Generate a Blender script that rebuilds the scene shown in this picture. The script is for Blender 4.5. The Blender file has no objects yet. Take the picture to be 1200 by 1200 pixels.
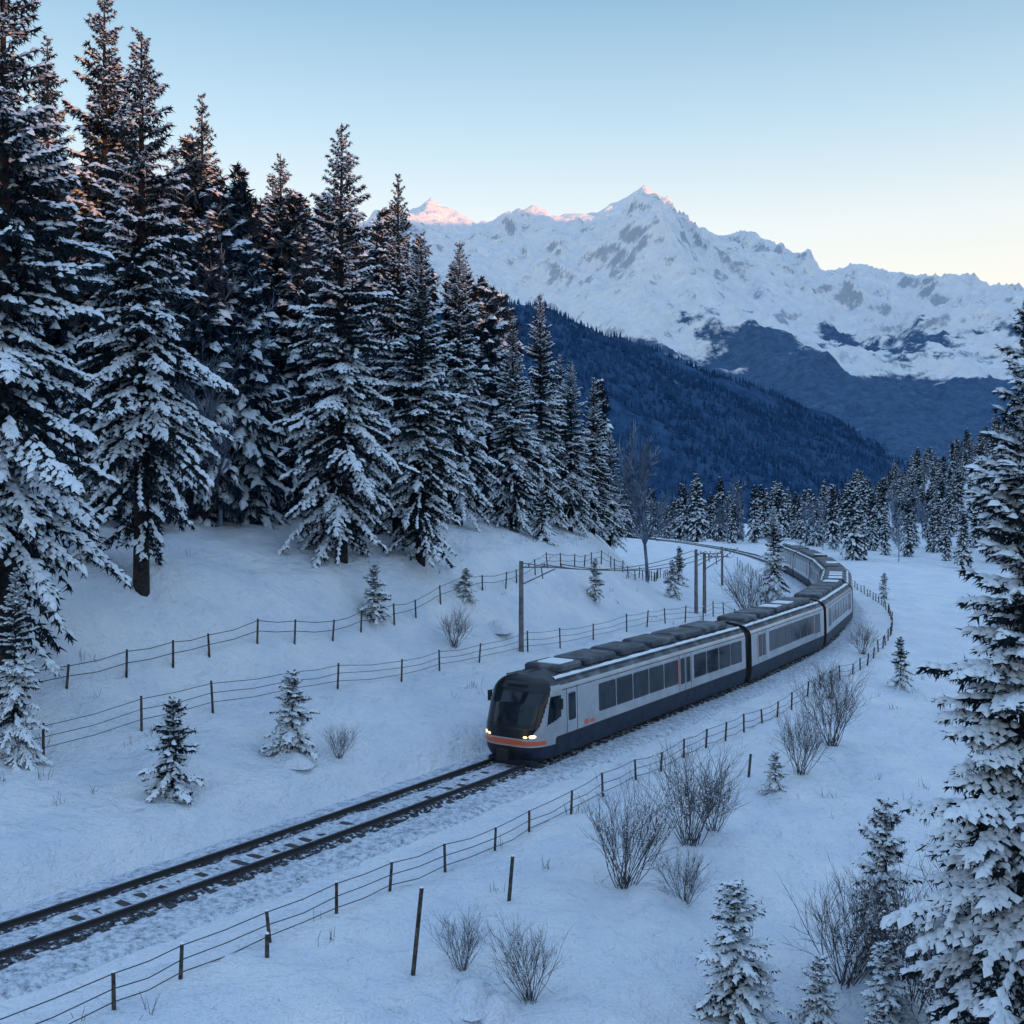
import bpy, math, random, time
import numpy as np
from mathutils import Vector, Matrix
T0=time.time()
def tick(s): print('T %s %.1f'%(s,time.time()-T0))
rad=math.radians
random.seed(3)
scene=bpy.context.scene
COL=scene.collection

# ------------------------------------------------------------------ helpers
def smooth(a,b,x):
    t=np.clip((x-a)/(b-a),0,1); return t*t*(3-2*t)
_tabs={}
def vn(x,y,seed=0):
    if seed not in _tabs: _tabs[seed]=np.random.RandomState(seed).rand(256,256)
    T=_tabs[seed]
    xi=np.floor(x).astype(int); yi=np.floor(y).astype(int)
    fx=x-xi; fy=y-yi; fx=fx*fx*fx*(fx*(fx*6-15)+10); fy=fy*fy*fy*(fy*(fy*6-15)+10)
    a=T[xi%256,yi%256]; b=T[(xi+1)%256,yi%256]; c=T[xi%256,(yi+1)%256]; d=T[(xi+1)%256,(yi+1)%256]
    return (a*(1-fx)+b*fx)*(1-fy)+(c*(1-fx)+d*fx)*fy
def fbm(x,y,o=4,seed=0):
    s=0;a=.5;n=0
    for i in range(o):
        s=s+a*vn(x,y,seed+i); n+=a; a*=.5; x=x*2.03+17.3; y=y*2.01+9.1
    return s/n
def ridged(x,y,o=5,seed=0):
    s=0;a=.5;n=0
    for i in range(o):
        r=1-np.abs(2*vn(x,y,seed+i)-1); s=s+a*r*r; n+=a; a*=.5; x,y=x*2.03+11.7+.3*y,y*2.01+3.1-.3*x
    return s/n
class MB:
    def __init__(s): s.v=[];s.f=[];s.m=[];s.n=0
    def add(s,v,f,m=0):
        v=np.asarray(v,dtype=np.float64).reshape(-1,3); f=np.asarray(f,dtype=np.int64)
        if f.ndim==2 and f.shape[1]==4:
            f2=np.concatenate([f[:,[0,1,2]],f[:,[0,2,3]]])
            mm=np.concatenate([m,m]) if np.ndim(m) else m
        else: f2=f.reshape(-1,3); mm=m
        s.v.append(v); s.f.append(f2+s.n)
        s.m.append(np.full(len(f2),mm,dtype=np.int32) if np.ndim(mm)==0 else np.asarray(mm,dtype=np.int32))
        s.n+=len(v)
    def mesh(s,name,mats,smoothf=True):
        v=np.concatenate(s.v); f=np.concatenate(s.f); m=np.concatenate(s.m)
        me=bpy.data.meshes.new(name)
        me.vertices.add(len(v)); me.vertices.foreach_set('co',v.astype(np.float32).ravel())
        me.loops.add(len(f)*3); me.loops.foreach_set('vertex_index',f.astype(np.int32).ravel())
        me.polygons.add(len(f)); me.polygons.foreach_set('loop_start',np.arange(0,len(f)*3,3,dtype=np.int32))
        me.polygons.foreach_set('loop_total',np.full(len(f),3,dtype=np.int32))
        me.polygons.foreach_set('material_index',m)
        me.polygons.foreach_set('use_smooth',np.full(len(f),smoothf,dtype=bool))
        for x in mats: me.materials.append(x)
        me.update(calc_edges=True)
        return me
    def obj(s,name,mats,smoothf=True,parent=None):
        return mkobj(name,s.mesh(name,mats,smoothf),parent)
def mkobj(name,me,parent=None,loc=None,rz=0,sc=None):
    o=bpy.data.objects.new(name,me); COL.objects.link(o)
    if parent: o.parent=parent
    if loc is not None: o.location=loc
    if rz: o.rotation_euler=(0,0,rz)
    if sc is not None: o.scale=sc if hasattr(sc,'__len__') else (sc,sc,sc)
    return o
def grid_faces(nx,ny):
    i,j=np.meshgrid(np.arange(nx-1),np.arange(ny-1),indexing='ij')
    a=(i*ny+j).ravel(); return np.stack([a,a+ny,a+ny+1,a+1],1)
def nrm(a): return a/np.maximum(np.linalg.norm(a,axis=-1,keepdims=True),1e-9)
def tubes(mb,A,B,ra,rb,m=0,n=4):
    A=np.asarray(A,float).reshape(-1,3);B=np.asarray(B,float).reshape(-1,3);N=len(A)
    ra=np.broadcast_to(ra,(N,)).astype(float); rb=np.broadcast_to(rb,(N,)).astype(float)
    D=nrm(B-A); up=np.where(np.abs(D[:,2:3])>.9,np.array([[1.,0,0]]),np.array([[0,0,1.]]))
    S=nrm(np.cross(D,up)); T=np.cross(S,D)
    ang=np.arange(n)*2*math.pi/n
    off=S[:,None]*np.cos(ang)[None,:,None]+T[:,None]*np.sin(ang)[None,:,None]
    V=np.concatenate([A[:,None]+off*ra[:,None,None],B[:,None]+off*rb[:,None,None]],1)
    k=np.arange(n); q=np.stack([k,(k+1)%n,n+(k+1)%n,n+k],1)
    F=(q[None]+(np.arange(N)*2*n)[:,None,None]).reshape(-1,4)
    F=np.concatenate([F[:,[0,1,2]],F[:,[0,2,3]]])
    if n>3:
        caps=[[n,n+i,n+i+1] for i in range(1,n-1)]
        F=np.concatenate([F,(np.array(caps)[None]+(np.arange(N)*2*n)[:,None,None]).reshape(-1,3)])
    mb.add(V.reshape(-1,3),F,m)
def box(mb,c,s,m=0,R=None,bev=0.0):
    x,y,z=[k/2 for k in s]
    if bev<=0:
        V=np.array([[i,j,k] for i in(-x,x) for j in(-y,y) for k in(-z,z)],float)
        F=[[0,1,3,2],[4,6,7,5],[0,4,5,1],[2,3,7,6],[0,2,6,4],[1,5,7,3]]
    else:
        b=bev
        ring=[(-x+b,-y),(x-b,-y),(x,-y+b),(x,y-b),(x-b,y),(-x+b,y),(-x,y-b),(-x,-y+b)]
        top=[(p[0]*(1-b/x),p[1]*(1-b/y)) for p in ring]
        V=np.array([[p[0],p[1],-z] for p in ring]+[[p[0],p[1],z-b] for p in ring]+[[p[0],p[1],z] for p in top]+[[0,0,z]])
        F=[]
        for r in (0,8):
            for i in range(8):
                F+=[[r+i,r+(i+1)%8,r+8+(i+1)%8],[r+i,r+8+(i+1)%8,r+8+i]]
        for i in range(8): F.append([16+i,16+(i+1)%8,24])
    if R is not None: V=V@np.array(R).T
    mb.add(V+np.array(c),F,m)

# ------------------------------------------------------------------ materials
def mat(name,col,rough=.6,metal=0,spec=.5):
    m=bpy.data.materials.new(name); m.use_nodes=True
    b=m.node_tree.nodes['Principled BSDF']
    b.inputs['Base Color'].default_value=(*col,1); b.inputs['Roughness'].default_value=rough
    b.inputs['Metallic'].default_value=metal; b.inputs['Specular IOR Level'].default_value=spec
    return m,m.node_tree,b
def N(nt,t,**k):
    n=nt.nodes.new(t)
    for a,v in k.items(): setattr(n,a,v)
    return n
def noise(nt,scale,detail=4,rough=.55,vec=None):
    n=N(nt,'ShaderNodeTexNoise'); n.inputs['Scale'].default_value=scale; n.inputs['Detail'].default_value=detail; n.inputs['Roughness'].default_value=rough
    if vec is None:
        g=N(nt,'ShaderNodeNewGeometry'); vec=g.outputs['Position']
    nt.links.new(vec,n.inputs['Vector']); return n.outputs['Fac']
def ramp(nt,fac,stops):
    r=N(nt,'ShaderNodeValToRGB'); e=r.color_ramp.elements
    while len(e)<len(stops): e.new(.5)
    for i,(p,c) in enumerate(stops):
        e[i].position=p; e[i].color=(*c,1) if hasattr(c,'__len__') else (c,c,c,1)
    nt.links.new(fac,r.inputs['Fac']); return r.outputs['Color']
def bump(nt,b,h,strength=.4,dist=.05,prev=None):
    n=N(nt,'ShaderNodeBump'); n.inputs['Strength'].default_value=strength; n.inputs['Distance'].default_value=dist
    nt.links.new(h,n.inputs['Height'])
    if prev: nt.links.new(prev,n.inputs['Normal'])
    if b: nt.links.new(n.outputs['Normal'],b.inputs['Normal'])
    return n.outputs['Normal']
def mth(nt,op,a,b=None,c=None):
    n=N(nt,'ShaderNodeMath',operation=op)
    for i,x in enumerate((a,b,c)):
        if x is None: continue
        if isinstance(x,(int,float)): n.inputs[i].default_value=x
        else: nt.links.new(x,n.inputs[i])
    return n.outputs[0]
def mixc(nt,f,a,b):
    n=N(nt,'ShaderNodeMix',data_type='RGBA')
    for i,x in ((0,f),(6,a),(7,b)):
        if isinstance(x,(int,float)): n.inputs[i].default_value=x
        elif isinstance(x,tuple): n.inputs[i].default_value=(*x,1)
        else: nt.links.new(x,n.inputs[i])
    return n.outputs[2]
def noisecol(nt,b,scale,c1,c2,lo=.35,hi=.65,d=3):
    nt.links.new(ramp(nt,noise(nt,scale,d),[(lo,c1),(hi,c2)]),b.inputs['Base Color'])

SNOW,nt,b=mat('snow_ground',(.8,.86,.94),.65,spec=.25)
noisecol(nt,b,.35,(.74,.81,.91),(.88,.91,.95))
n1=bump(nt,None,noise(nt,1.3,6,.6),.9,.6); n2=bump(nt,b,noise(nt,14,3,.6),.5,.07,n1)
SNOWT,nt,b=mat('snow_on_branches',(.82,.88,.94),.7,spec=.2)
NEED,nt,b=mat('spruce_needles',(.02,.03,.03),.8,spec=.15); noisecol(nt,b,2.5,(.007,.013,.019),(.024,.037,.045))
BARK,nt,b=mat('bark',(.03,.027,.027),.9,spec=.1); noisecol(nt,b,6,(.016,.015,.018),(.055,.047,.045))
TWIG,nt,b=mat('shrub_twigs',(.09,.08,.09),.9,spec=.1); noisecol(nt,b,4,(.045,.04,.042),(.15,.15,.17))
FROST,nt,b=mat('frosted_branches',(.25,.3,.38),.9,spec=.1); noisecol(nt,b,.8,(.07,.10,.15),(.27,.34,.44))
STRAW,nt,b=mat('dry_grass_stalks',(.12,.1,.08),.9,spec=.1)
WOOD,nt,b=mat('fence_wood',(.07,.06,.055),.9,spec=.1); noisecol(nt,b,9,(.03,.027,.027),(.12,.1,.09))
WIRE,nt,b=mat('steel_wire',(.05,.05,.055),.5,metal=.6)
CONC,nt,b=mat('pole_steel',(.16,.16,.17),.6,metal=.3); noisecol(nt,b,3,(.08,.08,.09),(.2,.2,.21))
RAIL,nt,b=mat('rail_steel',(.03,.027,.028),.6,metal=.3)
RAILTOP,nt,b=mat('rail_polished',(.08,.08,.09),.45,metal=.7)
SLEEP,nt,b=mat('sleeper',(.06,.055,.055),.9); 
BALL,nt,b=mat('ballast_with_snow',(.1,.1,.1),.9,spec=.1)
f=noise(nt,7,6,.7); nt.links.new(ramp(nt,f,[(.44,(.03,.03,.038)),(.54,(.11,.12,.145)),(.62,(.7,.77,.87))]),b.inputs['Base Color']); bump(nt,b,noise(nt,20,4),.8,.06)
BED,nt,b=mat('trackbed_snow',(.6,.66,.75),.8,spec=.2)
f=noise(nt,5,8,.75); nt.links.new(ramp(nt,f,[(.34,(.14,.16,.19)),(.43,(.42,.48,.57)),(.56,(.76,.82,.91))]),b.inputs['Base Color']); bump(nt,b,noise(nt,9,6),.9,.14)

MTN,nt,b=mat('mountain_snow_rock',(.8,.85,.9),.8,spec=.1)
g=N(nt,'ShaderNodeNewGeometry'); sx=N(nt,'ShaderNodeSeparateXYZ'); nt.links.new(g.outputs['Position'],sx.inputs[0])
sn=N(nt,'ShaderNodeSeparateXYZ'); nt.links.new(g.outputs['Normal'],sn.inputs[0])
nz=noise(nt,.0045,5,.55); nf=noise(nt,.03,7,.7); n3=noise(nt,.012,7,.75)
zz=mth(nt,'ADD',sx.outputs['Z'],mth(nt,'MULTIPLY',mth(nt,'SUBTRACT',nz,.5),780))
zz=mth(nt,'ADD',zz,mth(nt,'MULTIPLY',mth(nt,'SUBTRACT',nf,.5),230))
forest=ramp(nt,mth(nt,'DIVIDE',zz,1000),[(.275,1.0),(.315,0.0)])
rock=mth(nt,'ADD',mth(nt,'MULTIPLY',mth(nt,'SUBTRACT',n3,.5),1.5),sn.outputs['Z'])
rockm=ramp(nt,rock,[(.48,1.0),(.60,0.0)])
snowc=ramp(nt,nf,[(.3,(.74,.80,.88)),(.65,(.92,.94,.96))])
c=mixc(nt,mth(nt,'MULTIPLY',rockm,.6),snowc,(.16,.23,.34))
fc=ramp(nt,noise(nt,.06,6,.8),[(.4,(.045,.11,.22)),(.62,(.09,.175,.30)),(.75,(.22,.31,.43))])  # lower forest: blue of distance haze put into the base colour
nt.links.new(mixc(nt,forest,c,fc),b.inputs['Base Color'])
bump(nt,b,noise(nt,.015,7,.68),1.0,26)
FORM,nt,b=mat('haze_tinted_forest_slope',(.02,.05,.1),.9,spec=.05)
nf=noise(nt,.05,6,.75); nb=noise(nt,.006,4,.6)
c=ramp(nt,nf,[(.38,(.020,.062,.145)),(.6,(.05,.12,.235))])  # ridge forest tinted blue to paint in aerial haze
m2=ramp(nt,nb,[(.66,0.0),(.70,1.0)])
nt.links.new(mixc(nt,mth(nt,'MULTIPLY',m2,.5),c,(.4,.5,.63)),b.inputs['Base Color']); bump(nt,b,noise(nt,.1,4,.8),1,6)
FTREE,nt,b=mat('haze_tinted_spruce_needles',(.012,.04,.08),.9,spec=.05)
noisecol(nt,b,.02,(.016,.055,.13),(.036,.10,.215))  # needle colour shifted blue, stands in for haze over the far trees
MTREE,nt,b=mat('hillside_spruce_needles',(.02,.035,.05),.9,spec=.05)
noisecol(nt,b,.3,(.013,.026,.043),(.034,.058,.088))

# ------------------------------------------------------------------ curves
def catmull(P,step=.5):
    P=np.array(P,float); out=[]
    Q=np.vstack([2*P[0]-P[1],P,2*P[-1]-P[-2]])
    for i in range(len(P)-1):
        p0,p1,p2,p3=Q[i:i+4]; n=max(2,int(np.linalg.norm(p2-p1)/step)); t=np.linspace(0,1,n,endpoint=False)[:,None]
        out.append(.5*((2*p1)+(-p0+p2)*t+(2*p0-5*p1+4*p2-p3)*t**2+(-p0+3*p1-3*p2+p3)*t**3))
    out.append(P[-1:]); return np.vstack(out)
TR=[(-60,-40),(-34,-2),(-22,14.0),(-12.2,26.1),(-5.9,34.9),(0.2,43.8),(6.1,52.8),(12.0,61.8),(17.4,70.6),(22.0,79.6),(26.0,89.2),(29.4,99.4),(32.1,110.3),(34.4,122),(36.4,136),(38.2,152),(39.8,170),(40.4,190),(38.6,214),(33.6,240),(24,264),(8,286),(-14,300)]
track=catmull(TR,.5)
seg=np.linalg.norm(np.diff(track,axis=0),axis=1); S=np.concatenate([[0],np.cumsum(seg)])
SS=np.arange(0,S[-1],.5); track=np.stack([np.interp(SS,S,track[:,0]),np.interp(SS,S,track[:,1])],1)
k=np.ones(25)/25; tp=np.pad(track,((12,12),(0,0)),mode='reflect',reflect_type='odd'); track=np.stack([np.convolve(tp[:,0],k,'valid'),np.convolve(tp[:,1],k,'valid')],1)
tang=nrm(np.gradient(track,axis=0)); left=np.stack([-tang[:,1],tang[:,0]],1)
def at(s,off=0):
    x=np.interp(s,SS,track[:,0]); y=np.interp(s,SS,track[:,1])
    lx=np.interp(s,SS,left[:,0]); ly=np.interp(s,SS,left[:,1])
    return x+lx*off,y+ly*off
toe=catmull([(-400,-420),(-60,-40),(-34,-2),(-22,14.0),(-12.2,26.1),(-5.9,34.9),(0.2,43.8),(6.1,52.8),(11.6,61.8),(16.2,70.6),(19.5,80),(21.5,92),(22.5,106),(22.5,125),(20,150),(15,180),(8,215),(0,250),(-12,290),(-30,350),(-70,480),(-200,900),(-1500,6000)],10)
ttrk=np.vstack([[(-400,-420)],track[::8],[(-60,330),(-400,900),(-1600,6000)]])
def sdist(x,y,P):
    x=np.asarray(x,float).ravel(); y=np.asarray(y,float).ravel(); out=np.empty(len(x))
    A=P[:-1];D=np.diff(P,axis=0);L2=(D**2).sum(1); U=nrm(D)
    VD=np.vstack([U[:1],nrm(U[:-1]+U[1:]),U[-1:]])
    for i in range(0,len(x),8000):
        X=x[i:i+8000,None];Y=y[i:i+8000,None]
        t=np.clip(((X-A[:,0])*D[:,0]+(Y-A[:,1])*D[:,1])/L2,0,1)
        dx=X-A[:,0]-t*D[:,0]; dy=Y-A[:,1]-t*D[:,1]; d2=dx*dx+dy*dy
        j=d2.argmin(1); r=np.arange(len(j)); tt=t[r,j]
        dd=np.where((tt<=0)[:,None],VD[j],np.where((tt>=1)[:,None],VD[j+1],U[j]))
        cr=dd[:,0]*dy[r,j]-dd[:,1]*dx[r,j]
        out[i:i+8000]=np.sqrt(d2[r,j])*np.sign(cr+1e-12)
    return out
def ground(x,y,fine=True):
    x=np.asarray(x,float).ravel(); y=np.asarray(y,float).ravel()
    sL=sdist(x,y,toe); s=sdist(x,y,ttrk)
    zl=np.interp(sL,[0,2.3,2.6,3.1,3.8,5,8.5,11,13,15,18,22,30,45,70,120,250,400],[0,0,.45,.95,1.2,1.4,2.2,3.5,5.5,7.2,8.2,9.2,10.6,13,20,40,95,120])
    zr=np.interp(-s,[0,2.6,3.2,5,8,15,40,100],[0,0,-.12,-.3,-.6,-1.4,-2.6,-4])
    z=np.where(sL>0,zl,np.where(s<0,zr,0))
    z=z+46*np.exp(-((x-235)/95)**2-((y-390)/170)**2)
    z=z+30*smooth(60,300,x)*smooth(20,120,x-y*.35)
    z=z-14*smooth(270,600,y)*smooth(-60,20,sL*-1)
    w=smooth(2.5,6,np.abs(s))
    z=z+w*((fbm(x/9,y/9,3,5)-.5)*1.0+(fbm(x/2.2,y/2.2,3,8)-.5)*.55)
    z=z+smooth(150,600,np.abs(x)+y)*(fbm(x/80,y/80,4,9)-.5)*10*smooth(8,40,np.abs(s))
    if fine: z=z+smooth(2.3,3.2,np.abs(s))*((fbm(x/.7,y/.7,2,12)-.5)*.20)
    return z
def gz(x,y): return float(ground([x],[y],False)[0])

# ------------------------------------------------------------------ ground sheet
xs=2+12*np.sinh(np.arange(-6.9,6.95,.025)); ys=30+20*np.sinh(np.arange(-4.2,6.5,.017))
X,Y=np.meshgrid(xs,ys,indexing='ij'); Z=ground(X,Y)
def prints(path,step=.75,r=.17,d=.16):
    global Z
    Zg=Z.reshape(X.shape); P=catmull(path,step)
    for i,(fx,fy) in enumerate(P):
        fx+=.13*(-1)**i
        i0=np.searchsorted(xs,fx-.5);i1=np.searchsorted(xs,fx+.5);j0=np.searchsorted(ys,fy-.5);j1=np.searchsorted(ys,fy+.5)
        q=((X[i0:i1,j0:j1]-fx)**2+(Y[i0:i1,j0:j1]-fy)**2)/r**2; Zg[i0:i1,j0:j1]-=d*np.exp(-q)-.05*np.exp(-(np.sqrt(q)-1.6)**2*3)
    Z=Zg.ravel()
prints([(-3,24),(1,28),(6,33),(9,40),(12,47),(18,60)]); prints([(-22,41),(-14,42),(-8,46),(-3,52),(3,61)],.9)
mb=MB(); mb.add(np.stack([X.ravel(),Y.ravel(),Z],1),grid_faces(len(xs),len(ys))); mb.obj('snowy_ground',[SNOW])
tick('ground')
# ------------------------------------------------------------------ mountains
def field(name,x0,x1,nx,y0,y1,ny,fn,mats):
    X,Y=np.meshgrid(np.linspace(x0,x1,nx),np.linspace(y0,y1,ny),indexing='ij')
    Z=fn(X,Y); m=MB(); m.add(np.stack([X.ravel(),Y.ravel(),Z.ravel()],1),grid_faces(nx,ny)); return m.obj(name,mats)
RX=[-2200,-1500,-816,-435,-258,-180,-109,0,60,120,177,272,350,421,470,517,600,680,760,830,938,1047,1130,1224,1360,1537,1768,2200,3000]
RZ=[420,560,700,840,965,925,890,915,955,930,920,930,965,1010,975,930,865,838,800,767,712,742,722,736,694,626,560,420,250]
def mtn(X,Y):
    dy=3500-Y
    wx=X+90*(fbm(X/500,Y/500,3,31)-.5)*smooth(0,500,np.abs(dy))*2+ dy*.12
    r=np.interp(wx-0*dy,RX,RZ)
    W=np.where(dy>0,2300,1500)
    t=np.clip(np.abs(dy)/W,0,1)
    base=r*(1-t)**1.15
    amp=smooth(0,.28,t)*(1-t)*350+34
    h=base+amp*(ridged(X/620+.35*Y/900,Y/1150,6,40)-.42)+ (ridged(X/170+.25*Y/230,Y/330,5,50)-.4)*(95*smooth(0,.08,t)+22)*(1-t)
    h=h+(fbm(X/25,Y/25,3,60)-.5)*14
    return h-25
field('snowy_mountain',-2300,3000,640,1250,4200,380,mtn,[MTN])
BX=[-900,-600,-175,-47,46,116,210,291,408,536,620,757,900]
BZ=[215,240,262,272,270,246,218,194,158,118,84,30,-40]
def spur(X,Y):
    dy=1500-Y+.35*X
    r=np.interp(X,BX,BZ); h=r-np.abs(dy)*np.where(dy>0,.36,.5)-8
    h=h+(ridged(X/260,Y/300,4,70)-.45)*60*smooth(20,300,np.abs(dy))
    return np.maximum(h+(fbm(X/40,Y/40,3,75)-.5)*14,-45)
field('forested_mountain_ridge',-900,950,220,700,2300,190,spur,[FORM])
hd=np.array([.8,-.6]); ud=np.array([.6,.8])
RU=[-2500,-1500,-300,0,150,400,1228,2200,2600,3100,3500,4300,5000]; RH=[500,330,226,198.5,205,340,760,1170,1236,1212,1190,1000,600]  # added ridge out of view, heights shaped to set the sun's shadow line
U,V=np.meshgrid(np.linspace(-2500,5000,300),np.linspace(700,2600,60),indexing='ij')
t=np.abs(V-1500)/np.where(V<1500,800,1100)
Zb=np.interp(U,RU,RH)*(1-t)**1.1+(ridged(U/300,V/300,4,80)-.5)*120*smooth(.05,.5,t)*(1-t)-10
mb=MB(); mb.add(np.stack([(U*ud[0]+V*hd[0]).ravel(),(U*ud[1]+V*hd[1]).ravel(),Zb.ravel()],1),grid_faces(300,60)); mb.obj('sun_blocking_ridge',[MTN])  # unseen sun blocker, shades the valley and leaves the tops lit
tick('mtn')
# ------------------------------------------------------------------ distant forest on the ridge (one mesh)
def cone_trees(mb,P,H,m=0,sides=6,tiers=3,rng=None):
    N_=len(P); ang=np.arange(sides)*2*math.pi/sides
    for k in range(tiers):
        zb=.12+.27*k; zt=min(zb+.48,1.0) if k<tiers-1 else 1.0; r=.19*(1-k/(tiers+.4))
        a=ang[None]+rng.rand(N_,1)*6; rr=r*(.75+.5*rng.rand(N_,sides))
        V=np.zeros((N_,sides+1,3)); V[:,:sides,0]=np.cos(a)*rr*H[:,None]; V[:,:sides,1]=np.sin(a)*rr*H[:,None]
        V[:,:sides,2]=(zb+.05*rng.randn(N_,sides))*H[:,None]; V[:,sides,2]=zt*H; V+=P[:,None]
        kk=np.arange(sides); F=np.stack([kk,(kk+1)%sides,np.full(sides,sides)],1)
        mb.add(V.reshape(-1,3),(F[None]+(np.arange(N_)*(sides+1))[:,None,None]).reshape(-1,3),m)
rng=np.random.RandomState(5)
n=34000; px=rng.uniform(-300,850,n); py=rng.uniform(780,1820,n); keep=fbm(px/120,py/120,3,91)<.66; px=px[keep];py=py[keep]
pz=spur(px,py); keep=pz>-40; P=np.stack([px,py,pz-1],1)[keep]; Hh=rng.uniform(5,11,len(P))
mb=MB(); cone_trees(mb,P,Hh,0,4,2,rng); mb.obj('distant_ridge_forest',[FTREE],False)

# ------------------------------------------------------------------ spruce generator
def spruce(name,H,R,seed,crown0=.1,clump=.2,step=.28,snow=.5,spacing=.6,blades=4,needles=NEED,fat=1.0,irregular=.25):
    rng=np.random.RandomState(seed); mb=MB()
    nr=14; zt=np.linspace(-.5,H*.985,nr); r=.013*H*(1-np.clip(zt/H,0,1))**.8+.006
    cx=np.cumsum(rng.randn(nr)*.012*H/20); cy=np.cumsum(rng.randn(nr)*.012*H/20)
    C=np.stack([cx,cy,zt],1); tubes(mb,C[:-1],C[1:],r[:-1],r[1:],0,8)
    br=[]; h=crown0*H*.6
    while h<H*.975:
        t=max(0,(h/H-crown0)/(1-crown0)); nb=rng.randint(5,8) if t<.9 else 4
        if h<crown0*H: nb=rng.randint(1,4)
        a0=rng.rand()*6.28; wl=rng.uniform(.78,1.15)
        for k in range(nb):
            L=wl*R*((1-t)**.88)*min(1,.72+2.2*t)*rng.uniform(1-irregular*1.7,1.15)+.05
            if rng.rand()<.09: L*=.45
            br.append((h+rng.uniform(-.4,.4)*spacing,a0+k*6.283/nb+rng.uniform(-.4,.4),L,t,rng.rand()))
        h+=spacing*(1-.55*t)*rng.uniform(.8,1.25)
    br=np.array(br); ns=np.maximum(3,np.ceil(br[:,2]/step).astype(int))
    bi=np.repeat(np.arange(len(br)),ns); u=np.concatenate([(np.arange(k)+.9)/k for k in ns]); u=np.clip(u,0,1)
    B=br[bi]; h,a,L,t,rb=B.T
    el=.02+.75*t-.42*(1-t); dr=.42*(1-t*.6)+.32*rb*(1-t)
    def pos(u):
        rr=L*u*(1-.10*u); z=h+L*(el*u-dr*u*u+.20*u**3)
        return np.stack([np.cos(a)*rr+np.interp(h,zt,cx),np.sin(a)*rr+np.interp(h,zt,cy),z],1)
    P=pos(u); P0=pos(np.maximum(u-.9/ns[bi],0)); T=nrm(P-P0+1e-6)
    tubes(mb,P0,P,.012+.02*L*(1-u+.05)*.5,.012+.02*L*(1-u)*.5,0,3)
    Sd=nrm(np.cross(T,np.array([[0,0,1.]])))
    cl=[];cd=[];cs=[];w=[];csz=[]
    for side in (-1,1,0):
        lc=clump*np.clip(.35+L/(R*.5),.4,1)
        tl=np.clip(.40*L*(1.05-u)*(.5+1.2*np.minimum(u*3,1)*.5),.06,1.1)*rng.uniform(.6,1.25,len(u)) if side else lc
        D=nrm(T*.75+Sd*side*.85+np.array([[0,0,-.30]])+rng.randn(len(u),3)*.12)
        m=np.maximum(1,np.round(tl/clump)).astype(int)
        ii=np.repeat(np.arange(len(u)),m); q=np.concatenate([(np.arange(k)+.6)/k for k in m])
        Q=P[ii]+D[ii]*(tl[ii]*q)[:,None]-np.array([[0,0,1.]])*(.25*tl[ii]*q*q)[:,None]
        cl.append(Q);cd.append(D[ii]);cs.append(rb[ii]);w.append(u[ii]);csz.append(lc[ii])
    Q=np.concatenate(cl);D=np.concatenate(cd);rs=np.concatenate(cs);uu=np.concatenate(w);cz=np.concatenate(csz)[:,None];M=len(Q)
    for k in range(blades):
        d=nrm(D*.7+rng.randn(M,3)*.55+np.array([[0,0,-.6]])*rng.uniform(.2,1.6,(M,1)))
        s=nrm(np.cross(d,rng.randn(M,3))); l=cz*rng.uniform(.8,1.8,(M,1)); wd=cz*.24
        V=np.stack([Q-s*wd,Q+s*wd,Q+d*l],1); mb.add(V.reshape(-1,3),np.arange(M*3).reshape(-1,3),1)
    F=np.array([[0,5,3],[0,1,5],[1,4,5],[1,2,4],[2,3,4],[3,5,4]])[:,::-1]
    def pads(K,DK,c,l0,l1,w0,w1,h0,h1):
        m=len(K); sd=nrm(np.cross(DK,np.array([[0,0,1.]]))); up=np.cross(sd,DK)
        ln=c*rng.uniform(l0,l1,(m,1)); wd=c*rng.uniform(w0,w1,(m,1)); wd2=c*rng.uniform(w0,w1,(m,1)); ht=c*rng.uniform(h0,h1,(m,1))
        K=K+up*c*.08+rng.randn(m,3)*c*.10
        V=np.stack([K-DK*ln-up*ht*.3,K-sd*wd+DK*ln*.15-up*ht*.35,K+DK*ln-up*ht*.4,K+sd*wd2-DK*ln*.15-up*ht*.35,K+up*ht+DK*ln*.3,K+up*ht*.85-DK*ln*.35],1)
        mb.add(V.reshape(-1,3),(F[None]+(np.arange(m)*6)[:,None,None]).reshape(-1,3),2)
    pn=fbm(Q[:,0]*.9+Q[:,2]*.8,Q[:,1]*.9-Q[:,2]*.6,2,seed+100)
    keep=((pn-.5)*2.0+.35*(rs-.5)+.10*rng.randn(M)+.30*(uu-.55))>(.5-snow)*.9
    pads(Q[keep],D[keep],cz[keep]*fat,.7,1.15,.38,.72,.22,.5)
    ks=(u>.12)&(rng.rand(len(u))<snow+.22)
    pads(P[ks],T[ks],(clump*np.clip(.35+L/(R*.5),.4,1))[ks][:,None]*fat,.9,1.3,.35,.65,.3,.6)
    me=mb.mesh(name,[BARK,needles,SNOWT],True); return me
BIG=[(spruce('spruce_mesh_%d'%i,24,[4.2,4.0,4.5,4.0][i],10+i,crown0=[.2,.09,.1,.08][i],snow=[.48,.50,.53,.46][i],irregular=.3,fat=1.08),24) for i in range(4)]
CLOSE=(spruce('spruce_mesh_close',18,3.0,33,crown0=.05,clump=.14,step=.2,snow=.70,spacing=.42,blades=5,fat=1.3,irregular=.3),18)
CLOSE2=(spruce('spruce_mesh_close_b',10,2.1,34,crown0=.04,clump=.12,step=.17,snow=.74,spacing=.38,blades=5,fat=1.35,irregular=.32),10)
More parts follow.
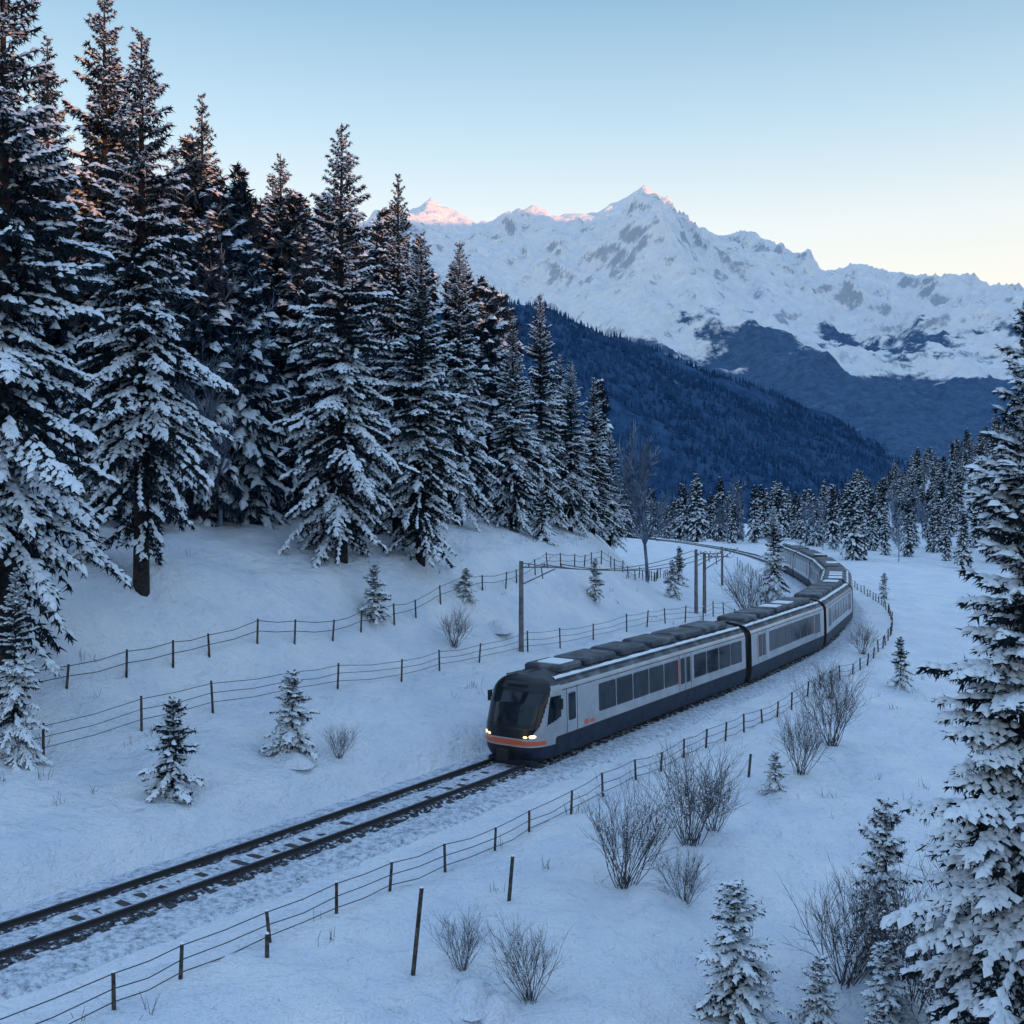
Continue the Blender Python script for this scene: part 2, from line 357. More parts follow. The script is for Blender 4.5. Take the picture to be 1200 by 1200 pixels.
SMALL=[(spruce('small_spruce_mesh_%d'%i,3,1.0,40+i,crown0=.04,clump=.09,step=.12,snow=[.62,.5,.82][i],spacing=.24,blades=5,fat=1.2,irregular=.48),3) for i in range(3)]
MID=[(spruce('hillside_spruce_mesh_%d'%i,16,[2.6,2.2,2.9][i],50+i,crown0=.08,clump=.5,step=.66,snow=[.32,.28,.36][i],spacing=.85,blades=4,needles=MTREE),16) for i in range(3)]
tick('spruce')
def plant(kind,name,x,y,H,rz=None,parent=None,sink=.1,wide=1):
    me,h0=kind; k=H/h0
    return mkobj(name,me,parent,(x,y,gz(x,y)-sink),rz if rz is not None else random.uniform(0,6.28),(k*wide,k*wide,k))

for x,y,H,v,wd in [(-17.6,38,27.5,0,1.05),(-15.6,46.3,24.0,0,1.08),(-21.5,58,28,1,1.1),(-18.6,66,25,3,1),(-14.4,68,22.5,1,1.05),(-9.0,58,23.6,2,1.12),
    (-7.0,67,22.3,3,1),(-5.2,62.5,19.2,1,1.18),(-3.6,75,19.8,2,1.05),(0.1,81,16.0,3,1.2),(2.3,88,19.3,1,1.05),(5.0,94,15.0,2,1.2),(7.6,103,15,3,1.15),(-27,50,26,2,1.1),(-24,78,24,1,1.1),(-10,82,20,3,1),(-2,98,18,2,1),(-28,66,27,3,1.05),(-17,78,23,2,1.05),(4.5,104,16,3,1.1),(10.5,118,13,2,1.2)]:
    plant(BIG[v],'spruce_tree',x,y,H,wide=wd)
plant(CLOSE,'spruce_tree',10.25,21.8,17.0,wide=1.22)
plant(CLOSE2,'spruce_tree',9.7,18.2,8.4,wide=1.1)
plant(CLOSE2,'spruce_tree',-16.3,36,6.3)
plant(CLOSE2,'spruce_tree',26.2,110,9.6,wide=1.1)
for x,y,H,v,wd in [(-10.9,35.3,3.2,0,1.3),(-8.0,40,3.1,2,1.35),(-18.2,46.5,3.6,1,.9),(-6.9,55,2.9,2,1.3),(2.2,80,4.0,0,1),(5.6,74,2.9,2,1),(17.5,115,4.0,0,1),
    (23.0,65,3.1,0,1),(10.2,42.5,1.7,2,1.3),(5.1,25.2,3.2,2,1.4),(7.0,25,1.9,2,1.3),(9.7,28.5,4.4,2,1),(40,118,3,1,1),(-2.6,62,1.7,2,1.6),(13.4,92,3.2,2,1),(7.9,23.6,1.6,2,1.3),(8.6,25.4,2.2,2,1.3)]:
    plant(SMALL[v],'small_spruce_tree',x,y,H,wide=wd,sink=.05)

# ------------------------------------------------------------------ bare trees / shrubs
def bare(name,H,seed,stems=1,mats=(TWIG,SNOWT),r0=.03,spread=.25,depth=4,kids=5,snow=0,n=4,prob=.62,jit=.55,dec=.5):
    rng=np.random.RandomState(seed); A=[];B=[];ra=[];rb=[]
    def grow(p,d,L,r,dep):
        for i in range(n):
            q=p+d*L/n; A.append(p);B.append(q);ra.append(r*(1-i/n*.5));rb.append(r*(1-(i+1)/n*.5))
            if dep>0 and (i>0 or dep<depth):
                for _ in range(kids if dep>1 else kids-1):
                    if rng.rand()<prob:
                        dd=d+rng.randn(3)*jit+np.array([0,0,.12]); dd/=np.linalg.norm(dd); grow(q,dd,L*rng.uniform(.38,.62)*(1-.35*i/n),r*dec,dep-1)
            d=d+rng.randn(3)*.13+np.array([0,0,.05]); d/=np.linalg.norm(d); p=q
    for s in range(stems):
        a=rng.rand()*6.28; sp=spread*rng.uniform(.2,1)
        d=np.array([math.cos(a)*sp,math.sin(a)*sp,1.]); d/=np.linalg.norm(d)
        grow(np.array([rng.randn()*.1*(stems>1),rng.randn()*.1*(stems>1),-.15]),d,H*rng.uniform(.65,1),r0*rng.uniform(.6,1),depth)
    mb=MB(); tubes(mb,A,B,ra,rb,0,3)
    if snow:
        Bm=np.array(B); k=rng.rand(len(Bm))<snow; K=Bm[k]; m=len(K); s=.03*H/2.5*rng.uniform(.5,1.3,(m,1))
        V=np.stack([K+np.array([[1,0,0]])*s,K+np.array([[0,1,0]])*s,K-np.array([[1,0,0]])*s,K-np.array([[0,1,0]])*s,K+np.array([[0,0,1]])*s*.9],1)
        F=np.array([[0,1,4],[1,2,4],[2,3,4],[3,0,4],[0,2,1],[0,3,2]]); mb.add(V.reshape(-1,3),(F[None]+(np.arange(m)*5)[:,None,None]).reshape(-1,3),1)
    zmax=float(np.array(B)[:,2].max())
    me=mb.mesh(name,list(mats)); return me,zmax
SHRUB=[(bare('shrub_mesh_%d'%i,2.5,70+i,stems=32,r0=.017,spread=.85,depth=2,kids=3,snow=.08,prob=.6,jit=.42)[0],2.5) for i in range(3)]
FTR=[bare('frosted_tree_mesh_%d'%i,12,80+i,stems=1,mats=(FROST,SNOWT),r0=.20,spread=.05,depth=3,kids=4,snow=0,n=5,prob=.5,jit=.38,dec=.58) for i in range(3)]
def frosted(x,y,z,H,rz):
    me,h=random.choice(FTR); mkobj('frosted_tree',me,frost,(x,y,z-.2),rz,(H/h*.9,H/h*.9,H/h))
tick('bare')
for x,y,H,wd in [(3.3,32,2.8,1),(5.8,35.8,2.8,1),(14.4,49.5,2.9,1),(11.9,45.3,2.7,.8),(.4,25.2,1.6,1),(-1.2,26.2,1.2,1),(9.6,26.2,3.0,1),(8.4,27.6,2.6,1),(10.4,24.5,3.6,1),(17.4,60,1.7,1),(9.2,21.5,2.6,1),(-3,57,1.8,1),(17,78,3,1),(21,98,4,1),(-17,60,3.5,.8),(24,75,2.0,1),(4.9,31.2,1.3,1.2),(6.8,37,1.8,1),(-6.4,40.6,1.1,1)]:
    plant(random.choice(SHRUB),'bare_shrub',x,y,H,wide=wd,sink=.02)

def lump(name,x,y,r,h,seed):
    nu,nv=28,10; mb=MB(); a=np.arange(nu)/nu*2*math.pi; t=np.linspace(0,1,nv)
    A,T=np.meshgrid(a,t,indexing='ij'); rr=r*T*(1+.15*np.sin(3*A+seed)+.06*np.sin(7*A+2*seed)); zz=(h+.12)*(1-T**2)**1.3-.12
    V=np.stack([np.cos(A)*rr,np.sin(A)*rr,zz],-1)
    i,j=np.meshgrid(np.arange(nu),np.arange(nv-1),indexing='ij'); i=i.ravel();j=j.ravel(); i2=(i+1)%nu
    mb.add(V.reshape(-1,3),np.stack([i*nv+j,i*nv+j+1,i2*nv+j+1,i2*nv+j],1)); o=mb.obj(name,[SNOW]); o.location=(x,y,gz(x,y))
for i,(x,y,r,h) in enumerate([(-.9,25.2,.7,.45),(-.3,24.8,.55,.35),(3.9,31.4,1.0,.35),(10.6,42.6,.9,.3),(-7.9,39.6,.9,.3),(-.8,61.5,.9,.6),(6.7,24.4,.9,.4),(9.6,26.6,1.3,.5)]): lump('snow_mound',x,y,r,h,i)

# ------------------------------------------------------------------ forests (masses)
forest=bpy.data.objects.new('hillside_spruce_forest',None); COL.objects.link(forest)
frost=bpy.data.objects.new('frosted_woodland',None); COL.objects.link(frost)
EB=[-.47,-.42,-.37,-.31,-.256,-.21,-.117,-.047,.0155,.078,.11,.155,.2,.235,.26]   # skyline: bearing -> slope
ES=[.6,.37,.38,.34,.31,.28,.26,.205,.18,.115,.08,.038,.026,.014,.0]
rng=np.random.RandomState(8); cand=rng.uniform([-190,52],[75,440],(2300,2))
extra=rng.uniform([5,130],[70,420],(700,2)); cand=np.vstack([cand,extra])
sl=sdist(cand[:,0],cand[:,1],toe); st=sdist(cand[:,0],cand[:,1],ttrk); zg=ground(cand[:,0],cand[:,1],False); c=0;cf=0
near=np.random.RandomState(9).uniform([-60,46],[2,110],(420,2)); nsl=sdist(near[:,0],near[:,1],toe)
for (x,y),s_ in zip(near,nsl):
    if s_<22 or s_>50 or abs(x/y)>.52: continue
    z=gz(x,y); H=min(random.uniform(15,24),11+y*np.interp(x/y,EB,ES)-z)
    if H<7: continue
    if random.random()<.14: frosted(x,y,z,H*.62,random.random()*6.28)
    else: mkobj('spruce',random.choice(MID)[0],forest,(x,y,z-.2),random.random()*6.28,H/16)
for (x,y),s_,t_,z in zip(cand,sl,st,zg):
    b_=x/y
    if b_<-.52 or b_>.27: continue
    if y<255:
        if s_<(22 if b_<.07 else 10): continue
    else:
        if abs(t_)<9 : continue
    top=11+y*np.interp(b_,EB,ES); 
    H=min(rng.uniform(13,23) if y<255 else rng.uniform(10,17),top-z)
    if H<5.5: continue
    if rng.rand()<(.12 if (b_<.04 or b_>.17) else .36):
        if cf<150: frosted(x,y,z,min(H*(.75 if b_<.04 else 1.0),18),rng.rand()*6.28); cf+=1
    elif c<640:
        mkobj('spruce',random.choice(MID)[0],forest,(x,y,z-.2),rng.rand()*6.28,H/16); c+=1
forest2=bpy.data.objects.new('valley_side_spruce_forest',None); COL.objects.link(forest2)
cand=rng.uniform([60,190],[360,540],(1900,2)); zg=ground(cand[:,0],cand[:,1],False); st=sdist(cand[:,0],cand[:,1],ttrk)
nn=fbm(cand[:,0]/45,cand[:,1]/45,2,99); c2=0
for (x,y),z,t_,q in zip(cand,zg,st,nn):
    b_=x/y
    if b_<.255 or b_>.56 or q<.40: continue
    if rng.rand()<.22: frosted(x,y,z,rng.uniform(8,13),rng.rand()*6.28)
    else: mkobj('spruce',random.choice(MID)[0],forest2,(x,y,z-.2),rng.rand()*6.28,rng.uniform(8,15)/16); c2+=1
print('forest',c,cf,c2); tick('forest')
# ------------------------------------------------------------------ railway track
rt=bpy.data.objects.new('railway_track',None); COL.objects.link(rt)
def ribbon(mb,prof,s0,s1,ds=.4,m=0,wob=0,seed=0):
    s=np.arange(s0,s1,ds); n=len(s); k=len(prof); V=np.zeros((n,k,3)); 
    for i,(o,z) in enumerate(prof):
        off=o+wob*(vn(s/.9,np.full(n,i*3.3),seed)-.5)
        V[:,i,0]=np.interp(s,SS,track[:,0])+np.interp(s,SS,left[:,0])*off; V[:,i,1]=np.interp(s,SS,track[:,1])+np.interp(s,SS,left[:,1])*off
        V[:,i,2]=z+ (wob*.22*(vn(s/.5,np.full(n,i*7.7),seed+1)-.5))
    mb.add(V.reshape(-1,3),grid_faces(n,k)[:,::-1],m)
g_=.80; s_0,s_1=20,S[-1]-16
mb=MB(); ribbon(mb,[(-3.0,-.2),(-2.5,.02),(-2.2,.12),(-1.9,.09),(-1.3,.15),(-.5,.21),(-.2,.19),(.2,.19),(.5,.21),(1.3,.15),(1.8,.10),(2.2,.08),(2.7,-.05)],s_0,s_1,.25,0,.2); mb.obj('trackbed',[BED],parent=rt)
mb=MB()
for c_ in (-g_,g_): ribbon(mb,[(c_-.42,.12),(c_-.28,.21),(c_-.1,.23),(c_+.1,.23),(c_+.28,.21),(c_+.42,.12)],s_0,s_1,.2,0,.2,3)
mb.obj('ballast',[BALL],parent=rt)
mb=MB()
for c_ in (-g_,g_):
    ribbon(mb,[(c_-.075,.19),(c_-.075,.23),(c_-.025,.25),(c_-.045,.33),(c_-.045,.38)],s_0,s_1,.5,0)
    ribbon(mb,[(c_+.045,.38),(c_+.045,.33),(c_+.025,.25),(c_+.075,.23),(c_+.075,.19)],s_0,s_1,.5,0)
    ribbon(mb,[(c_-.045,.38),(c_+.045,.38)],s_0,s_1,.5,1)
mb.obj('rails',[RAIL,RAILTOP],parent=rt)
mb=MB()
for s in np.arange(s_0,150,.65):
    x,y=at(s); lx,ly=np.interp(s,SS,left[:,0]),np.interp(s,SS,left[:,1]); R=np.array([[ly,lx,0],[-lx,ly,0],[0,0,1]])
    box(mb,(x,y,.124),(.24,2.5,.13),0,R,0)
mb.obj('sleepers',[SLEEP],False,parent=rt)

# ------------------------------------------------------------------ fences
def fence(name,off,s0,s1,sp,h,r,wires,jit=.05,mats=(WOOD,WIRE),wr=.012,offs=None):
    mb=MB(); rng=np.random.RandomState(int(abs(off)*10)); s=np.arange(s0,s1,sp); s=s+rng.randn(len(s))*sp*.10; P=[]
    for q in s:
        o=off if offs is None else np.interp(q,*offs)
        x,y=at(q,o); P.append((x,y))
    P=np.array(P); z=ground(P[:,0],P[:,1],False); A=np.column_stack([P,z-.2]); T=np.column_stack([P+rng.randn(len(P),2)*jit,z+h*rng.uniform(.85,1.1,len(P))])
    tubes(mb,A,T,r,r*.85,0,6); tubes(mb,T,T+np.array([[0,0,.04]]),r*1.1,r*.6,2,6)
    for w in wires:
        Q=A+(T-A)*((.2+h*w)/(.2+h)); M=(Q[:-1]+Q[1:])/2-np.array([[0,0,.05]])*rng.uniform(.3,2,(len(Q)-1,1))
        tubes(mb,Q[:-1],M,wr,wr,1,4); tubes(mb,M,Q[1:],wr,wr,1,4)
    return mb.obj(name,[mats[0],mats[1],SNOWT])
fence('trackside_fence',-4.6,40,250,2.3,.85,.05,(.95,.55,.2),wr=.014)
fence('wire_fence',8,45,230,3.6,1.15,.05,(.9,.6,.3),wr=.013,offs=([45,75,110,150,180],[9.3,8.8,8.6,7.5,6]))
fence('wire_fence',12.6,45,230,2.4,1.0,.05,(.92,.5),wr=.016,offs=([45,75,110,140,180,230],[11,11.0,11.8,15,17.5,14]))

def stake(x,y,h,lean):
    mb=MB(); tubes(mb,[(0,0,-.2)],[(lean,0,h)],.055,.05,0,8); tubes(mb,[(lean,0,h)],[(lean,0,h+.04)],.055,.02,1,8); o=mb.obj('wooden_stake',[WOOD,SNOWT]); o.location=(x,y,gz(x,y))
stake(-2.35,25.9,2.0,.22); stake(0-.1,30.6,1.25,.12); stake(-5.8,26,.6,0); stake(9.6,44.6,.9,.1)

# ------------------------------------------------------------------ catenary poles
def mast(x,y,h,side):
    z=gz(x,y); mb=MB(); tubes(mb,[(0,0,-.3)],[(0,0,h)],.15,.12,0,10); tubes(mb,[(0,0,h)],[(0,0,h+.06)],.12,.04,1,8)
    dx,dy=side
    A=[(0,0,h-.35),(0,0,h-1.3),(dx*1.3,dy*1.3,h-.35)];B=[(dx*2.8,dy*2.8,h-.30),(dx*2.2,dy*2.2,h-.40),(dx*1.4,dy*1.4,h-.95)]
    tubes(mb,A,B,.04,.035,0,6)
    for k in (.5,1.5,2.6): tubes(mb,[(dx*k,dy*k,h-.33)],[(dx*k,dy*k,h-.1)],.05,.03,0,6)
    o=mb.obj('catenary_mast',[CONC,SNOWT]); o.location=(x,y,z); return (x+dx*2.6,y+dy*2.6,z+h-.15)
pts=[mast(.5,59.5,4.9,(.83,-.2)),mast(14.0,83.5,4.9,(.7,-.1))]; mast(14.9,85,4.7,(.7,.1)); pts.append(mast(24.5,128,4.5,(.7,.1)))
mb=MB()
for o in ((0,0,0),(-1.1,.2,0),(-2.1,.3,.05)):
    for p,q in zip(pts[:-1],pts[1:]):
        p=np.array(p)+o;q=np.array(q)+o; t=np.linspace(0,1,13)[:,None]; C=p+(q-p)*t; C[:,2]-=(.8*4*t*(1-t))[:,0]; tubes(mb,C[:-1],C[1:],.026,.026,0,4)
mb.obj('overhead_wires',[WIRE])

# ------------------------------------------------------------------ train
tm=mat
BODY,nt,b=mat('train_silver_paint',(.50,.53,.57),.35,.15); b.inputs['Coat Weight'].default_value=.3
f=noise(nt,.9,7,.65); nt.links.new(ramp(nt,f,[(.3,(.27,.29,.315)),(.7,(.44,.46,.485))]),b.inputs['Base Color'])
SKIRT,nt,b=mat('train_skirt_paint',(.03,.045,.07),.55,spec=.2); f=noise(nt,2,6,.6); nt.links.new(ramp(nt,f,[(.35,(.010,.018,.034)),(.75,(.030,.042,.064))]),b.inputs['Base Color'])
BLK,nt,b=mat('train_black_mask',(.012,.014,.018),.2,spec=.35)
GLASS,nt,b=mat('train_window_glass',(.012,.018,.03),.08,spec=.2); f=noise(nt,.9,2); nt.links.new(ramp(nt,f,[(.4,(.006,.010,.018)),(.65,(.022,.032,.05))]),b.inputs['Base Color'])
WSG,nt,b=mat('windscreen_glass',(.012,.016,.024),.06,spec=.5)
ROOF,nt,b=mat('train_roof',(.1,.11,.12),.6); noisecol(nt,b,1.2,(.04,.047,.06),(.17,.195,.23),.45,.72)
ORG,nt,b=mat('train_orange_stripe',(.65,.12,.04),.4)
RUB,nt,b=mat('gangway_rubber',(.015,.015,.017),.8)
LAMP,nt,b=mat('headlight_lit',(1,.8,.5),.3); b.inputs['Emission Color'].default_value=(1,.45,.14,1); b.inputs['Emission Strength'].default_value=5
TM=[BODY,SKIRT,BLK,GLASS,ROOF,ORG,RUB,LAMP,SNOWT,RAIL,WSG]
ZL=np.concatenate([np.linspace(.42,1.12,12),np.linspace(1.14,3.1,44),np.linspace(3.14,3.66,14)])
WZ=[(.42,1.30),(.55,1.42),(.9,1.48),(1.2,1.5),(1.6,1.5),(2.95,1.465),(3.1,1.43),(3.25,1.35),(3.4,1.18),(3.52,.9),(3.6,.6),(3.66,.05)]
def W_(z): return np.interp(z,[a for a,_ in WZ],[c for _,c in WZ])
def pane(mb,x0,x1,z0,z1,sgn,m=3,proud=.014,rc=.08,frame=True):
    def rr(x0,x1,z0,z1,r,p):
        pts=[]
        for cx_,cz_,a0 in ((x1-r,z1-r,0),(x0+r,z1-r,90),(x0+r,z0+r,180),(x1-r,z0+r,270)):
            for k in range(5): a=rad(a0+k*22.5); pts.append((cx_+r*math.cos(a),cz_+r*math.sin(a)))
        P=np.array(pts); return np.column_stack([P[:,0],sgn*(W_(P[:,1])+p),P[:,1]])
    o=rr(x0,x1,z0,z1,rc,proud); n=len(o); i_=rr(x0+.04,x1-.04,z0+.04,z1-.04,max(rc-.03,.01),proud-.008 if frame else proud)
    k=np.arange(n)
    ins=rr(x0,x1,z0,z1,rc,-.02)
    F=np.stack([k,(k+1)%n,n+(k+1)%n,n+k],1); mb.add(np.vstack([ins,o]),F if sgn>0 else F[:,::-1],2)
    mb.add(np.vstack([o,i_]),F if sgn>0 else F[:,::-1],2 if frame else m)
    c_=i_.mean(0); c_[1]=sgn*(W_(c_[2])+(proud-.006 if frame else proud)); F=np.stack([k,(k+1)%n,np.full(n,n)],1); mb.add(np.vstack([i_,c_]),F[:,::-1] if sgn<0 else F,m)
def car(L,nose,name,parent,M,seed):
    rng=np.random.RandomState(seed); mb=MB(); NL=1.95 if nose else 0
    xa=-L/2+.35; xb=L/2-NL-(0 if nose else .35); nz=len(ZL)
    st=np.linspace(xa,xb,40)
    for sgn in (1,-1):
        V=np.array([[x,sgn*W_(z),z] for x in st for z in ZL]); F=grid_faces(len(st),nz); zc=V[F][:,:,2].mean(1)
        m=np.where(zc<1.26,1,np.where(zc>3.2,4,0)); mb.add(V,F if sgn<0 else F[:,::-1],m)
    for xe in ((xa,) if nose else (xa,xb)):
        V=np.array([[xe,sg*W_(z),z] for z in ZL for sg in (-1,1)]); F=grid_faces(nz,2); mb.add(V,F,6)
    mb.add([(xa,-1.3,.43),(L/2-1,-1.2,.43),(L/2-1,1.2,.43),(xa,1.3,.43)],[[0,1,2,3]],6)
    if nose:
        nt_=44; th=np.linspace(0,math.pi,2*nt_+1)
        EZ=[.42,.8,1.3,1.7,2.6,3.1,3.35,3.5,3.66]; EE=[1.55,1.8,1.86,1.8,1.45,1.12,.88,.62,.1]
        ext=np.interp(ZL,EZ,EE)
        T_,Zg=np.meshgrid(th,ZL,indexing='ij'); E=np.interp(Zg,ZL,ext); Wg=W_(Zg)
        c_=np.cos(T_); s_=np.sin(T_); PY=.50; PX=.80
        yy=Wg*np.sign(c_)*np.abs(c_)**PY; xx=xb+E*np.abs(s_)**PX
        V=np.stack([xx,yy,Zg],-1).reshape(-1,3); F=grid_faces(len(th),nz)
        cen=V[F].mean(1); lat=np.abs(cen[:,1])/W_(cen[:,2]); z=cen[:,2]; dx=cen[:,0]-xb
        m=np.where(z<1.0,1,np.where(z>3.25,4,0)); m=np.where((z<1.26)&(dx<.5),1,m)
        mask=(lat<np.interp(z,[1.15,1.4,1.8,2.6,3.3,3.5],[.50,.70,.84,.90,.93,.95]))&(z>1.30)&(z<3.58)&(dx>.2)
        m=np.where(mask,2,m)
        ws=(lat<np.interp(z,[1.75,1.95,2.6,3.05],[.60,.74,.80,.80]))&(z>1.85)&(z<3.02)&(dx>.3); m=np.where(ws,10,m)
        stripe=(z>1.06)&(z<1.30-.10*(lat))&(lat<.93)&(dx>.5); m=np.where(stripe,5,m)
        sidew=(lat>.93)&(z>1.75+.25*np.clip(1.2-dx,0,2))&(z<2.85)&(dx<1.30-(z-1.75)*.40)&(dx>.1); m=np.where(sidew,3,m)
        low=(z<1.0)&(z>.62)&(lat<.42)&(dx>1); m=np.where(low,6,m)
        mb.add(V,F,m)
        def front(y,z):
            w=W_(z); c=min(abs(y)/w,.999)**(1/PY); s=math.sqrt(1-c*c); return xb+np.interp(z,EZ,EE)*s**PX
        for sg in (-1,1):
            for yy_,zz_,r_ in ((1.08,1.42,.085),(.84,1.40,.06)):
                a=np.arange(14)/14*6.283; P=np.array([[front(sg*yy_+1.3*r_*math.cos(q),zz_)+.02,sg*yy_+r_*1.3*math.cos(q),zz_+r_*.75*math.sin(q)] for q in a]); c0=np.array([[front(sg*yy_,zz_)+.05,sg*yy_,zz_]])
                k=np.arange(14); mb.add(np.vstack([P,c0]),np.stack([k,(k+1)%14,np.full(14,14)],1),7)
            tubes(mb,[(front(.5,2)+.03,sg*.15,1.80)],[(front(.5,2.5)+.03,sg*.6,2.45)],.018,.012,6,4)
            tubes(mb,[(xb+.35,sg*1.42,2.85)],[(xb+.5,sg*1.68,2.8)],.025,.025,2,5); box(mb,(xb+.5,sg*1.70,2.6),(.1,.16,.42),2)
        box(mb,(xb+1.8,0,.72),(.6,.34,.3),9,None,.04); box(mb,(xb+2.1,0,.72),(.18,.5,.42),6,None,.04)
        box(mb,(xb+1.35,0,.33),(.5,2.1,.25),1,None,.05)
        box(mb,(front(0,3.2)-.02,0,3.2),(.06,.9,.16),3)
    doors=[xb-.75,xa+L*.36] if nose else [xa+1.6,xb-1.9]
    for sgn in (1,-1):
        for i,d in enumerate(doors):
            w=.42 if (nose and i==0) else .68
            for e in ((-w,),(w,),(0,)):
                x=d+e[0]; z=np.array([.85,1.2,1.6,2.95,3.08]); 
                if e[0]==0 and w<.5: continue
                V=np.array([[x+q,sgn*(W_(zz)+.004),zz] for zz in z for q in (-.02,.02)]); mb.add(V,grid_faces(5,2) if sgn>0 else grid_faces(5,2)[:,::-1],2)
            if w>.5:
                pane(mb,d-.56,d-.10,1.62,2.86,sgn); pane(mb,d+.10,d+.56,1.62,2.86,sgn)
                for e in (-w-.10,w+.10): pane(mb,d+e-.07,d+e+.07,1.62,2.92,sgn,5 if (i==1 or not nose) and e>0 else 0,.006,.02,False)
            else: pane(mb,d-.28,d+.28,1.75,2.85,sgn)
        x=xa+.6; lim=xb-1.5 if nose else xb-.3
        while x+1.5<lim:
            if all(abs(x+.78-d)>1.62 for d in doors): pane(mb,x,x+1.50,1.70,2.86,sgn); x+=1.60
            else: x+=.15
        if nose:
            pane(mb,xb-2.1,xb-1.75,1.36,1.56,sgn,5,.006,.03,False); pane(mb,xb-2.6,xb-2.25,1.36,1.50,sgn,5,.006,.03,False)
        V=np.array([[xx_,sgn*(W_(zz)+.005),zz] for xx_ in (xa,xb) for zz in (3.02,3.06)]); mb.add(V,grid_faces(2,2),4)
        V=np.array([[xx_,sgn*(W_(zz)+.005),zz] for xx_ in (xa,xb) for zz in (1.25,1.28)]); mb.add(V,grid_faces(2,2),2)
        for xx_ in np.arange(xa+1.2,xb,2.1):
            V=np.array([[xx_+q,sgn*(W_(zz)+.004),zz] for zz in (.55,.9,1.2) for q in (-.015,.015)]); mb.add(V,grid_faces(3,2),9)
    x=xa+1
    while x<xb-2:
        l=rng.uniform(1.8,3.6); box(mb,(x+l/2,0,3.72),(l,1.7,.26),4,None,.08); 
        if rng.rand()<.35: box(mb,(x+l/2,.1,3.875),(l*.6,1.1,.06),8,None,.025)
        x+=l+rng.uniform(.25,.7)
    for sg in (-1,1): tubes(mb,[(xa,sg*1.2,3.44)],[(xb,sg*1.2,3.44)],.035,.035,4,5)
    nS=60; sx_=np.linspace(xa,xb,nS); V=[]
    for x in sx_:
        a=.98+.16*(rng.rand()-.5); c=1.14+.10*(rng.rand()-.5); V+= [(x,a,3.53),(x,(a+c)/2,3.515),(x,c,3.42)]
    mb.add(V,grid_faces(nS,3)[:,::-1],8)
    mb.add([(v[0],-v[1],v[2]) for v in V],grid_faces(nS,3),8)
    for bx in (-L/2+3.2,(L/2-3.8 if nose else L/2-3.2)):
        box(mb,(bx,0,.5),(3.0,2.3,.3),9,None,.04)
        for wx in (-1.1,1.1):
            for sg in (-1,1):
                tubes(mb,[(bx+wx,sg*.70,.78)],[(bx+wx,sg*.84,.78)],.42,.42,9,20); tubes(mb,[(bx+wx,sg*.84,.78)],[(bx+wx,sg*1.15,.78)],.14,.12,9,10)
        for sg in (-1,1): box(mb,(bx,sg*1.1,.62),(2.8,.14,.22),9,None,.03)
    for e,sg in ((xa,-1),)+(() if nose else ((xb,1),)):
        for k in range(4):
            x0=e+sg*(.09*k+.02); V=[(x0+sg*.0,y_*(1 if k%2 else .94),z_) for y_,z_ in ((-1.25,.7),(1.25,.7),(1.3,3.1),(.9,3.4),(-.9,3.4),(-1.3,3.1))]
            V2=[(x0+sg*.09,y_*(.94 if k%2 else 1),z_) for y_,z_ in ((-1.25,.7),(1.25,.7),(1.3,3.1),(.9,3.4),(-.9,3.4),(-1.3,3.1))]
            mb.add(V+V2,[[i,(i+1)%6,6+(i+1)%6,6+i] for i in range(6)],6)
    me=mb.mesh(name,TM,True)
    try: me.set_sharp_from_angle(angle=rad(32))
    except Exception as ex: print(ex)
    o=mkobj(name,me,parent); o.matrix_world=M; return o
train=bpy.data.objects.new('passenger_train',None); COL.objects.link(train)
s=float(SS[np.argmin((track[:,0]-.1)**2+(track[:,1]-43.6)**2)])-.65
for i,L in enumerate([22,16,16,16,16,16,16]):
    a=np.array(at(s+.17*L)); c_=np.array(at(s+.83*L)); m_=(a+c_)/2; d=(a-c_)/np.linalg.norm(a-c_)
    M=Matrix.Translation((m_[0],m_[1],.02))@Matrix.Rotation(math.atan2(d[1],d[0]),4,'Z')
    car(L,i==0,'front_car' if i==0 else 'passenger_car',train,M,i); s+=L

# ------------------------------------------------------------------ dry grass poking out of the snow
rng=np.random.RandomState(21); C=rng.uniform([-25,22],[35,95],(800,2)); sd_=sdist(C[:,0],C[:,1],ttrk); C=C[(np.abs(sd_)>4)]
n1_=fbm(C[:,0]/7,C[:,1]/7,2,77); C=C[n1_>.50]; A=[];B=[]; zc=ground(C[:,0],C[:,1],False)
for (x,y),z in zip(C,zc):
    for k in range(rng.randint(2,8)):
        p=np.array([x+rng.randn()*.12,y+rng.randn()*.12,z-.03]); h=rng.uniform(.12,.45); q=p+np.array([rng.randn()*.1,rng.randn()*.1,h]); A.append(p);B.append(q)
mb=MB(); tubes(mb,A,B,.009,.004,0,3); mb.obj('dry_grass',[STRAW])

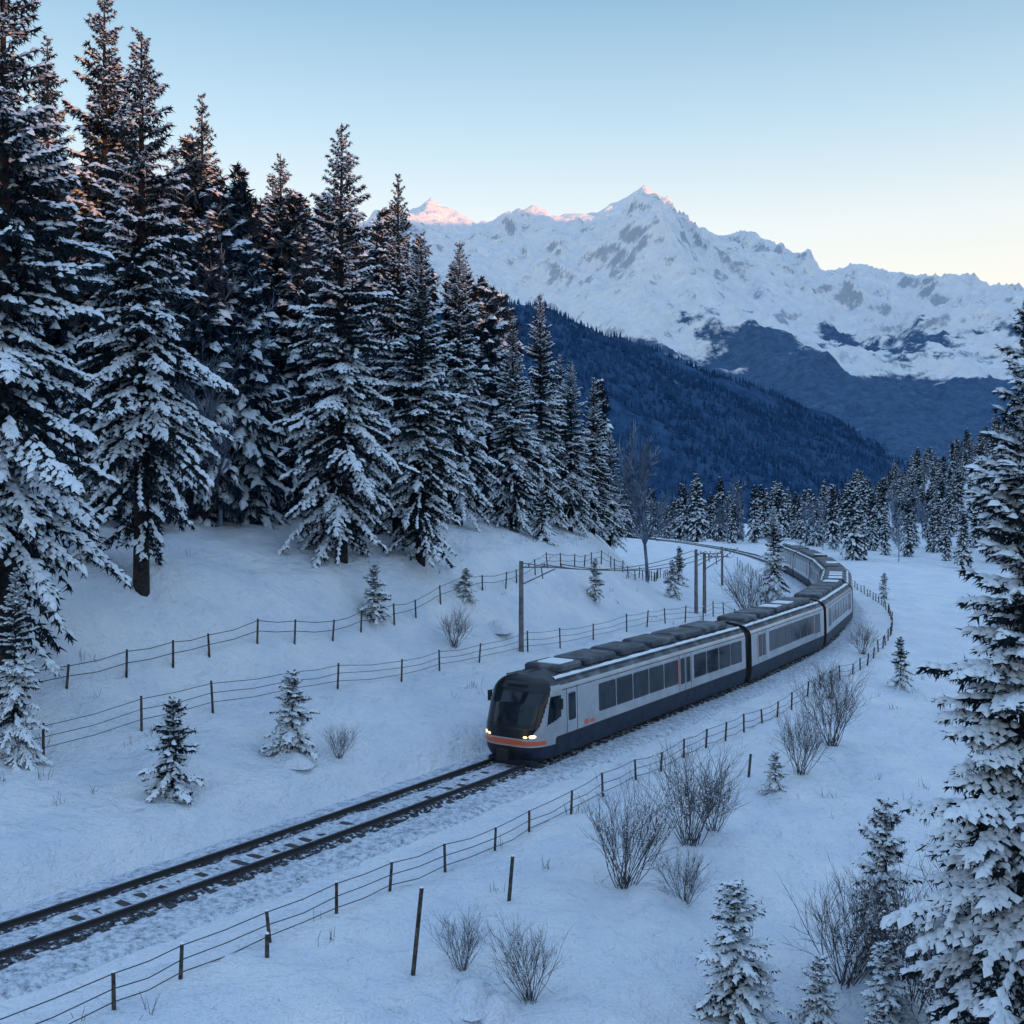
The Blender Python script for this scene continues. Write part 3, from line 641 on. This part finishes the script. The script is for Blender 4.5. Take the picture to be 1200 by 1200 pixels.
# ------------------------------------------------------------------ light
EL=6.0; az=math.atan2(.8,-.6)
w=bpy.data.worlds.new('World'); scene.world=w; w.use_nodes=True; nt=w.node_tree
bg=nt.nodes['Background']; sky=nt.nodes.new('ShaderNodeTexSky'); sky.sky_type='NISHITA'; sky.sun_disc=False
sky.sun_elevation=rad(EL); sky.sun_rotation=az; sky.altitude=900; sky.air_density=1.0; sky.dust_density=.6; sky.ozone_density=1.5
tc=N(nt,'ShaderNodeTexCoord'); sz=N(nt,'ShaderNodeSeparateXYZ'); nt.links.new(tc.outputs['Generated'],sz.inputs[0])
cr=ramp(nt,sz.outputs['Z'],[(0,(1,.85,.67)),(.16,(1,.90,.76)),(.23,(.85,.87,.84)),(.31,(.54,.71,.81)),(.42,(.25,.45,.63)),(.58,(.33,.54,.86)),(1,(.46,.69,1.08))])
vs=N(nt,'ShaderNodeVectorMath',operation='SCALE'); nt.links.new(cr,vs.inputs[0]); vs.inputs['Scale'].default_value=1/.15
vk=N(nt,'ShaderNodeVectorMath',operation='SCALE'); nt.links.new(sky.outputs['Color'],vk.inputs[0]); vk.inputs['Scale'].default_value=3.4
nt.links.new(mixc(nt,.86,vk.outputs[0],vs.outputs[0]),bg.inputs['Color']); bg.inputs['Strength'].default_value=.16
ld=bpy.data.lights.new('sun','SUN'); ld.energy=5; ld.angle=rad(.5); ld.color=(1,.38,.10); lo=bpy.data.objects.new('sun',ld); COL.objects.link(lo)
tos=Vector((.8*math.cos(rad(EL)),-.6*math.cos(rad(EL)),math.sin(rad(EL)))); lo.rotation_euler=tos.to_track_quat('Z','Y').to_euler()

cam=bpy.data.cameras.new('camera'); co=bpy.data.objects.new('camera',cam); COL.objects.link(co); scene.camera=co
co.location=(0,0,11); co.rotation_euler=(rad(90),0,0); cam.lens=38.6; cam.sensor_width=36; cam.shift_y=-.02; cam.clip_end=20000; cam.clip_start=.1
scene.view_settings.view_transform='Standard'; scene.view_settings.look='None'; scene.view_settings.exposure=0
tick('end'); print('tris',sum(len(m.polygons) for m in bpy.data.meshes),'objs',len(bpy.data.objects))
